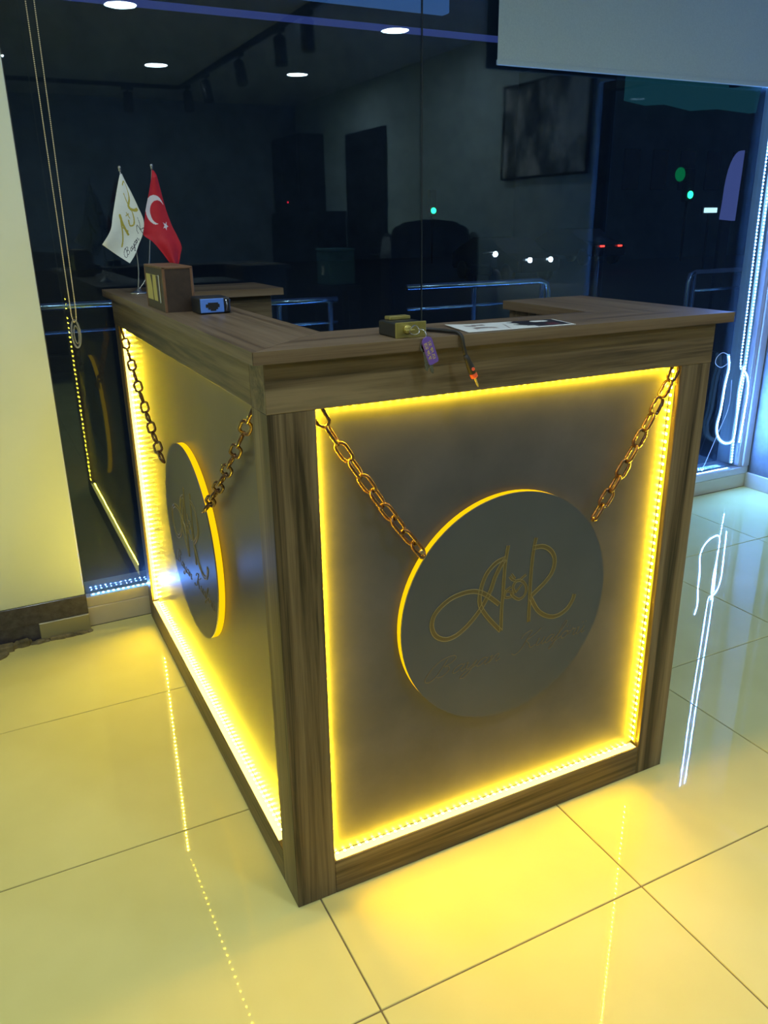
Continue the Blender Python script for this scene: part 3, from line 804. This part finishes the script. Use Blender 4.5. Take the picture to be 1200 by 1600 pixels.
# ------------------------------------------------------------------ blue LED strip around the window
bs = thing('blue_light_strip', 'blue light strip running along the window foot and up the right frame, end hanging loose', 'light strip', (0, 0, 0))
BYL = 1.470
led_strip(bs, (-.186, BYL, .1088), (2.880, BYL, .1088), (0, 0, 1), pitch=.0167, led=M['led_b'], tape=M['tape_b'], wdt=.014)
def strip_path(pts, name, pitch=.0150, wd=.020, leds=True):
    P = spline([(x, BYL + dy, z) for x, z, dy in pts], 8)
    mb = MB(); mb.tube(P, wd / 2, 6, 0, nrm=(0, 1, 0), flat=.18)
    t = mb.build(name, M['tape_b'], bs)
    if leds:
        mb = MB(); acc = pitch
        for a, b in zip(P, P[1:]):
            L = (b - a).length; d = (b - a).normalized() if L > 0 else None
            while acc <= L:
                q = a + d * acc + Vector((0, -.0012, 0)); acc += pitch
                chip_bm(mb, frame_mat(q, (0, -1, 0), d))
            acc -= L
        me = bpy.data.meshes.new('led_row'); mb.bm.to_mesh(me); mb.bm.free()
        me.materials.append(M['chip']); me.materials.append(M['led_b'])
        stuff(link('led_row', me, t))
    return t
strip_path([(2.872, 2.36, 0), (2.874, 1.8, 0), (2.878, 1.3, 0), (2.886, .92, 0), (2.890, .61, 0), (2.884, .44, 0), (2.880, .28, 0), (2.887, .135, 0)], 'upright_tape', wd=.026)
strip_path([(2.842, 2.36, .008), (2.846, 1.8, .008), (2.850, 1.3, .008), (2.858, .92, .008), (2.862, .64, .006), (2.868, .610, 0)], 'parallel_tape', wd=.008)
strip_path([(2.888, .62, -.004), (2.868, .610, -.006), (2.905, .568, -.008), (2.922, .50, -.008), (2.922, .38, -.006), (2.918, .235, -.004)], 'folded_tape', pitch=.010)
strip_path([(2.761, .685, -.004), (2.774, .624, -.005), (2.762, .541, -.006), (2.756, .423, -.006), (2.742, .342, -.008), (2.762, .282, -.010), (2.815, .249, -.010), (2.868, .262, -.008), (2.870, .378, -.008), (2.862, .50, -.008), (2.872, .600, -.006)], 'loose_tape', pitch=.010)
def wire(pts, name): MB().tube(spline([(x, BYL + dy, z) for x, z, dy in pts], 6), .0016, 6).build(name, M['wire'], bs)
wire([(2.756, .686, -.006), (2.711, .699, -.012), (2.673, .681, -.016), (2.670, .652, -.016), (2.716, .630, -.010), (2.764, .644, -.006)], 'wire')
wire([(2.805, .561, -.006), (2.804, .43, -.010), (2.750, .297, -.010), (2.684, .125, -.004)], 'wire')
bracket = MB().box(2.930, 2.9345, 1.4615, 1.485, .115, 2.36).build('side_profile', M['frame'], bs)

# ------------------------------------------------------------------ blinds
rb = thing('roller_blind', 'pale roller blind pulled part way down over the right of the window', 'blind')
MB().box(1.398, 2.93, 1.4540, 1.4552, 1.822, 2.36).build('fabric', M['blind'], rb)
MB().box(1.396, 2.932, 1.4495, 1.4600, 1.806, 1.824, bev=.003, seg=2).build('bottom_bar', M['blind'], rb)
MB().lathe([(.028, 0), (.028, 1.53)], 20, 0, Matrix.Translation((1.398, 1.427, 2.38)) @ Matrix.Rotation(math.pi / 2, 4, 'Y')).build('roll', M['blind'], rb)
for x in (1.388, 2.932): MB().box(x, x + .008, 1.39, 1.456, 2.34, 2.449, bev=.001).build('bracket', M['white_trim'], rb)
ch = thing('bead_chain', 'ivory bead chain loop of a raised blind hanging by the cream wall', 'blind chain', (-.118, 1.390, 0))
def bead_line(P, step=.0048, r=.0019):
    mb = MB(); acc = 0
    for a, b in zip(P, P[1:]):
        L = (b - a).length
        while acc <= L:
            q = a.lerp(b, acc / L); acc += step
            mt = Matrix.Translation(q)
            mb.lathe([(.0002, -r), (r * .8, -r * .6), (r, 0), (r * .8, r * .6), (.0002, r)], 6, 0, mt, caps=False)
        acc -= L
    return mb
stuff(bead_line([Vector((-.0125, 0, 2.42)), Vector((-.011, 0, 1.5)), Vector((-.0095, 0, 1.045))]).build('beads', M['bead'], ch))
stuff(bead_line([Vector((.0125, 0, 2.42)), Vector((.008, 0, 1.5)), Vector((.0045, 0, 1.06)), Vector((.002, 0, 1.03)), Vector((-.006, 0, 1.026)), Vector((-.0095, 0, 1.045))]).build('beads', M['bead'], ch))
MB().tube([(-.004 + .012 * math.cos(t), 0, .992 + .040 * math.sin(t)) for t in [2 * math.pi * k / 28 for k in range(28)]], .0028, 8, closed=True).build('tension_loop', M['clear'], ch)
MB().tube([(-.003 + .0065 * math.cos(t), -.002, .990 + .026 * math.sin(t)) for t in [2 * math.pi * k / 24 for k in range(24)]], .0018, 6, closed=True).build('inner_loop', M['clear'], ch)
MB().box(-.030, .030, -.012, .06, 2.40, 2.449, bev=.003).build('bracket', M['white_trim'], ch)

# ------------------------------------------------------------------ ceiling lights (seen mirrored in the window)
def downlight(x, y, label):
    t = thing('downlight', label, 'ceiling light', (x, y, HC), 'recessed round ceiling lights')
    MB().lathe([(.098, 0), (.098, -.006), (.088, -.010), (.084, -.004)], 32).build('trim_ring', M['white_trim'], t)
    MB().lathe([(.084, -.0035), (.084, -.0060)], 32).build('lens', M['downlight'], t)
downlight(2.324, -1.003, 'round ceiling light mirrored under the blue profile right of the track')
downlight(.626, -1.038, 'round ceiling light mirrored at the very top edge of the window')
downlight(1.176, -2.757, 'round ceiling light mirrored near the corner of the track')
downlight(2.322, -2.742, 'round ceiling light mirrored deep in the room nearest the picture wall')
downlight(.03, -2.80, 'round ceiling light mirrored small beside the cream wall edge')
downlight(-1.10, -1.02, 'round ceiling light above the open floor left of the desk')
downlight(-.30, .25, 'round ceiling light above the side of the desk')
tk = thing('light_track', 'black ceiling light track bent in an L with unlit spots', 'light track', (0, 0, HC))
MB().box(1.565, 1.600, -3.68, -.30, -.032, 0, bev=.002).build('rail', M['black'], tk)
MB().box(-2.2, 1.565, -3.715, -3.68, -.032, 0, bev=.002).build('rail', M['black'], tk)
def spot(x, y, rz, tilt, label):
    t = thing('track_spotlight', 'unlit black cylinder spotlight ' + label, 'spotlight', (x, y, HC - .032), 'unlit spots on the ceiling track', rz)
    MB().box(-.018, .018, -.05, .05, -.024, 0, bev=.003).build('adapter', M['black'], t)
    MB().tube([(0, 0, -.024), (0, 0, -.07)], .009, 10).build('stem', M['black'], t)
    mt = Matrix.Translation((0, 0, -.115)) @ Matrix.Rotation(tilt, 4, 'X')
    MB().lathe([(.034, -.085), (.040, -.085), (.040, .065), (.030, .075)], 20, 0, mt).build('lamp_head', M['black'], t)
for x, y, rz, tl_, lab in ((1.5825, -3.45, 0, .3, 'right beside the corner of the ceiling track'), (1.5825, -2.85, 0, .45, 'second from the corner of the ceiling track, tilted'), (1.5825, -1.95, 0, .4, 'third from the corner of the ceiling track, tilted'),
        (1.5825, -1.12, 0, .15, 'fourth from the corner of the ceiling track, hanging straight'), (1.5825, -.66, 0, .1, 'last on the long leg, cut off by the top edge'), (1.12, -3.6975, math.pi / 2, .05, 'alone on the short cross leg of the track')): spot(x, y, rz, tl_, lab)

# ------------------------------------------------------------------ furniture seen mirrored
pc = thing('wall_picture', 'large abstract canvas picture hung on the grey side wall', 'picture', (XR, -.27, 1.56))
MB().box(-.030, -.002, -.42, .42, 0, .54, bev=.003).build('canvas', M['canvas'], pc)
mb = MB()
for y0, y1, z0, z1 in ((-.435, .435, -.012, 0), (-.435, .435, .54, .552), (-.435, -.42, 0, .54), (.42, .435, 0, .54)): mb.box(-.034, -.001, y0, y1, z0, z1)
mb.build('picture_frame', M['black'], pc)
dr = struct_empty('door_2', 'dark plain door in the grey side wall', 'door')
MB().box(XR - .028, XR - .001, -3.27, -2.46, 0, 2.06, bev=.003).build('door_leaf', M['darkwood'], dr)
MB().tube([(XR - .03, -2.56, 1.02), (XR - .07, -2.56, 1.02), (XR - .07, -2.68, 1.02)], .009).build('door_handle', M['steel'], dr)
cbt = thing('tall_cabinet', 'black cabinet stack with a narrow upper unit in the far corner', 'cabinet', (2.83, -3.95, 0))
MB().box(-.15, .165, -.64, .62, 0, 1.40, bev=.004).build('lower_unit', M['darkwood'], cbt)
MB().box(-.10, .165, -.64, .12, 1.4005, 2.12, bev=.004).build('upper_unit', M['darkwood'], cbt)
for x, z0, z1, ys in ((-.15, .06, 1.36, ((-.62, -.012), (-.004, .60))), (-.10, 1.43, 2.09, ((-.62, -.27), (-.26, .10)))):
    for y0, y1 in ys:
        d_ = MB().box(x - .018, x - .001, y0, y1, z0, z1, bev=.002).build('cabinet_door', M['black'], cbt)
        MB().tube([(x - .024, (y0 + y1) / 2 + .12, (z0 + z1) / 2 - .06), (x - .024, (y0 + y1) / 2 + .12, (z0 + z1) / 2 + .06)], .005, 6).build('handle', M['steel'], d_)
MB().lathe([(.009, 0), (.009, .004), (.002, .006)], 10, 0, frame_mat((-.119, -.21, 1.50), (-1, 0, 0), (0, 1, 0))).build('standby_light', M['red_dot'], cbt)
ct = thing('back_counter', 'dark counter table along the far wall with its sheen added as a pale sheet', 'table', (1.55, -4.25, 0))
MB().box(-.95, .80, -.30, .30, .84, .875, bev=.004).build('tabletop', M['darkwood'], ct)
MB().box(-.92, .77, -.27, .20, .10, .84, bev=.003).build('body', M['black'], ct)
MB().box(-.90, .75, -.25, .17, 0, .10).build('plinth', M['black'], ct)
ps = MB().box(-.13, .13, -.09, .09, 0, .004).build('sheen_sheet', M['paper'])  # added pale sheet that paints the reflecting streak of the tabletop
ps.location = (2.12, -4.12, .8755); tag(ps, 'pale sheet added as the sheen of the dark back counter', 'paper')
bo = thing('teal_bin', 'small teal box standing on a dark stool in front of the plain door', 'box', (2.70, -2.95, .75))
MB().box(-.13, .13, -.15, .15, 0, .30, bev=.01).build('body', base_mat('teal_plastic', (.06, .16, .19), .5), bo)
MB().box(-.135, .135, -.155, .155, .30, .325, bev=.006).build('lid', base_mat('teal_lid', (.08, .19, .22), .5), bo)
MB().box(-.132, -.1295, -.03, .03, .09, .17).build('label', M['paper'], bo)
st = thing('dark_stool', 'dark square stool under the teal box', 'stool', (2.70, -2.95, 0))
MB().box(-.18, .18, -.18, .18, .70, .75, bev=.006).build('seat', M['darkwood'], st)
for sx in (-1, 1):
    for sy in (-1, 1): MB().box(sx * .15 - .02, sx * .15 + .02, sy * .15 - .02, sy * .15 + .02, 0, .70, bev=.003).build('leg', M['darkwood'], st)
# wing-back armchair, facing -x
def armchair(name, label, loc, rz, sc=1.0):
    t = thing(name, label, 'armchair', loc, None, rz)
    S = lambda v: v * sc
    MB().box(-.30, .24, -.25, .25, S(.30), S(.46), bev=.04, seg=3).build('seat_cushion', M['leather'], t)
    MB().box(-.29, .30, -.30, .30, S(.12), S(.30), bev=.02, seg=2).build('seat_base', M['leather'], t)
    back = [(-.27, .40), (-.30, .75), (-.31, 1.05), (-.29, 1.19), (-.22, 1.26), (-.10, 1.275), (0, 1.285), (.10, 1.275), (.22, 1.26), (.29, 1.19), (.31, 1.05), (.30, .75), (.27, .40)]
    b_ = MB().prism([(y, S(z)) for y, z in back], 'X', .20, .34)
    es = list(b_.bm.edges); bmesh.ops.bevel(b_.bm, geom=es, offset=.03, segments=2, affect='EDGES')
    b_.build('backrest', M['leather'], t)
    for s_ in (-1, 1):
        wing = [(.30, .62), (.30, 1.20), (.20, 1.17), (.08, 1.05), (.04, .85), (.06, .62)]
        m_ = MB().prism([(x, S(z)) for x, z in wing], 'Y', s_ * .27, s_ * .34)
        bmesh.ops.bevel(m_.bm, geom=list(m_.bm.edges), offset=.015, segments=2, affect='EDGES')
        m_.build('wing', M['leather'], t)
        MB().box(-.30, .28, s_ * .31 - .05, s_ * .31 + .05, S(.25), S(.62), bev=.035, seg=3).build('armrest', M['leather'], t)
        for x in (-.25, .27): MB().box(x - .022, x + .022, s_ * .26 - .022, s_ * .26 + .022, 0, S(.125), bev=.004).build('leg', M['darkwood'], t)
    return t
armchair('armchair', 'black leather wing-back armchair mirrored right of the dark door', (2.46, -.80, 0), math.radians(-58), 1.02)
armchair('armchair', 'black leather armchair mirrored low behind the table flags', (.16, -3.55, 0), math.radians(90), .86)

# ------------------------------------------------------------------ outside: terrace, railing, street
struct(MB().box(-6, 8, 1.60, 2.6, -.12, -.02).build('ground_terrace', M['asphalt']), 'dark terrace outside the window', 'terrace')
struct(MB().box(-40, 90, 2.6, 60, -.75, -.60).build('road', M['asphalt']), 'dark street beyond the terrace', 'road')
def railing(label, x0, x1, ends, posts, z=1.05):
    t = thing('steel_railing', label, 'railing', (x0, 1.90, -.02))
    Lx = x1 - x0
    p = []
    if ends[0]: p += [(0, 0, 0), (0, 0, z - .05), (.012, 0, z - .012), (.05, 0, z)]
    else: p += [(0, 0, z)]
    if ends[1]: p += [(Lx - .05, 0, z), (Lx - .012, 0, z - .012), (Lx, 0, z - .05), (Lx, 0, 0)]
    else: p += [(Lx, 0, z)]
    MB().tube(p, .0135, 10).build('top_rail', M['rail'], t)
    MB().tube([(.04 if ends[0] else 0, 0, z - .09), (Lx - (.04 if ends[1] else 0), 0, z - .09)], .007, 8).build('lower_rail', M['rail'], t)
    for x in posts:
        MB().tube([(x - x0, 0, 0), (x - x0, 0, z - .012)], .011, 8).build('post', M['rail'], t)
        MB().lathe([(.035, 0), (.035, .006), (.014, .02)], 16, 0, Matrix.Translation((x - x0, 0, 0))).build('post_foot', M['rail'], t)
    return t
railing('steel railing outside behind the right part of the counter, ending in a bend', 1.276, 2.02, (0, 1), (1.613, 1.985))
railing('steel railing outside between the cream wall and the desk', -2.2, .30, (0, 1), (-1.2, .26))
railing('low steel railing outside behind the opening of the counter', .66, .95, (0, 0), (.70, .92), 1.02)
railing('short steel railing outside behind the right end of the counter', 2.91, 5.2, (1, 0), (2.95, 3.8, 4.6))
# awning profiles outside; the blue LED light on them is painted in as emission
aw = thing('awning_frame', 'awning profiles with painted-in blue glow outside along the top of the window', 'awning', (0, 2.2, 2.0))
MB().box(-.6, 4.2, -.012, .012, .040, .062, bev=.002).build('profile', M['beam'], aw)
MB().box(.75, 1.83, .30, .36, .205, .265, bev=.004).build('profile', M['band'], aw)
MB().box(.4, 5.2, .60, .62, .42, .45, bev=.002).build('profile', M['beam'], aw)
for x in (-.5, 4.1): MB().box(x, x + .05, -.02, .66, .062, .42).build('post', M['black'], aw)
# teal fascia and dark tree line beyond the street
bdg = thing('building', 'dark building across the street with a dim teal lit fascia under the blind', 'building', (0, 0, 0))
MB().box(27.5, 37.5, 30.4, 38, -.6, 8.6).build('facade', M['hill'], bdg)
for i in range(5): MB().box(28.3 + i * 1.8, 29.3 + i * 1.8, 30.36, 30.5, 2.6, 4.4, bev=.02).build('window', M['car'], bdg)
MB().prism([(28.0, 6.4), (29.3, 6.25), (30.5, 6.35), (32.2, 6.15), (34.0, 6.3), (36.3, 6.2), (36.5, 7.6), (28.0, 7.5)], 'Y', 30, 30.4).build('teal_fascia', M['teal'], bdg)
hb = MB(); prof = [(-20, -.6)]
for i in range(60):
    x = -20 + i * 1.9; prof.append((x, 24 + .8 * math.sin(i * .7) + .4 * math.sin(i * 2.3)))
prof += [(92, -.6)]
struct(hb.prism(prof, 'Y', 40, 42).build('hill_backdrop', M['hill']), 'dark tree covered slope across the street', 'hill')
def car(label, loc, rz, light):
    t = thing('car', label, 'car', loc, 'cars on the night street', rz)
    pr = [(-2.0, .35), (-2.0, .75), (-1.5, .9), (-1.0, .95), (-.5, 1.35), (.8, 1.38), (1.5, 1.0), (2.0, .9), (2.05, .35)]
    b_ = MB().prism(pr, 'X', -.8, .8, mat=Matrix.Identity(4)); bmesh.ops.bevel(b_.bm, geom=list(b_.bm.edges), offset=.06, segments=2, affect='EDGES')
    b_.build('body', M['car'], t)
    for sx in (-1, 1):
        for y in (-1.3, 1.3): MB().lathe([(.18, -.1), (.31, -.09), (.31, .09), (.18, .1)], 18, 0, Matrix.Translation((sx * .74, y, .31)) @ Matrix.Rotation(math.pi / 2, 4, 'Y')).build('wheel', M['rubber'], t)
        if light == 'head':
            MB().lathe([(.075, 0), (.075, .03)], 14, 0, frame_mat((sx * .40, -1.985, .72), (0, -1, 0), (1, 0, 0))).build('headlight', M['headlight'], t)
        else:
            MB().box(sx * .44 - .09, sx * .44 + .09, -2.03, -1.98, .70, .76).build('tail_light', M['taillight'], t)
    return t
car('dark car with a pair of white headlights shining on the street', (15.78, 22.0, -.60), 0, 'head')
cr1 = thing('scooter', 'dark scooter with one white headlight on the street', 'scooter', (13.99, 20.0, -.60))
MB().box(-.12, .12, -.1, 1.1, .30, .62, bev=.06, seg=2).build('body', M['car'], cr1)
MB().tube([(-.3, .1, .98), (-.1, 0, 1.0), (.1, 0, 1.0), (.3, .1, .98)], .025, 8).build('handlebar', M['rubber'], cr1)
MB().box(-.14, .14, -.12, .02, .5, .95, bev=.05, seg=2).build('leg_shield', M['car'], cr1)
for y in (-.15, 1.15): MB().lathe([(.1, -.05), (.25, -.05), (.25, .05), (.1, .05)], 18, 0, Matrix.Translation((0, y, .25)) @ Matrix.Rotation(math.pi / 2, 4, 'Y')).build('wheel', M['rubber'], cr1)
MB().lathe([(.075, 0), (.075, .03)], 14, 0, frame_mat((0, -.12, .94), (0, -1, 0), (1, 0, 0))).build('headlight', M['headlight'], cr1)
car('dark car with two red tail lights further along the street', (22.2, 26.0, -.42), 0, 'tail')
def signal(label, loc, on_dim):
    t = thing('traffic_light', label, 'traffic light', loc, 'green traffic lights across the street')
    MB().tube([(0, 0, 0), (0, 0, 1.9)], .05, 10).build('pole', M['black'], t)
    MB().box(-.17, .17, -.12, .12, 1.9, 2.95, bev=.03).build('housing', M['black'], t)
    for k, z in enumerate((2.12, 2.42, 2.72)):
        MB().lathe([(.12, 0), (.12, .02)], 16, 0, frame_mat((0, -.125, z), (0, -1, 0), (1, 0, 0))).build('lens', M['green_on'] if k == 0 else M['dark_box'], t)
    if on_dim: MB().lathe([(.22, 0), (.22, .02)], 18, 0, frame_mat((-.45, -.02, 2.75), (0, -1, 0), (1, 0, 0))).build('side_signal', M['green_glow'], t)
    return t
signal('traffic light showing green above the right end of the counter', (21.76, 20.0, -.10), True)
signal('small far traffic light showing green over the mirrored armchair', (17.63, 30.0, -.40), False)
sh = thing('shop_sign', 'small white lit shop sign far across the street', 'sign', (22.98, 20.0, 1.45))
MB().box(-.28, .28, 0, .08, 0, .16, bev=.01).build('lit_face', M['shop_lit'], sh)
MB().box(-.32, .32, .082, .14, -.04, .20).build('housing', M['black'], sh)
MB().box(-.04, .04, .083, .12, -2.05, -.04).build('post', M['black'], sh)
ah = thing('arched_glow', 'tall violet glowing panel added for a curved reflection, outside by the right frame', 'sign', (4.42, 3.0, 0))  # added panel, glows where the glass mirrors something pale
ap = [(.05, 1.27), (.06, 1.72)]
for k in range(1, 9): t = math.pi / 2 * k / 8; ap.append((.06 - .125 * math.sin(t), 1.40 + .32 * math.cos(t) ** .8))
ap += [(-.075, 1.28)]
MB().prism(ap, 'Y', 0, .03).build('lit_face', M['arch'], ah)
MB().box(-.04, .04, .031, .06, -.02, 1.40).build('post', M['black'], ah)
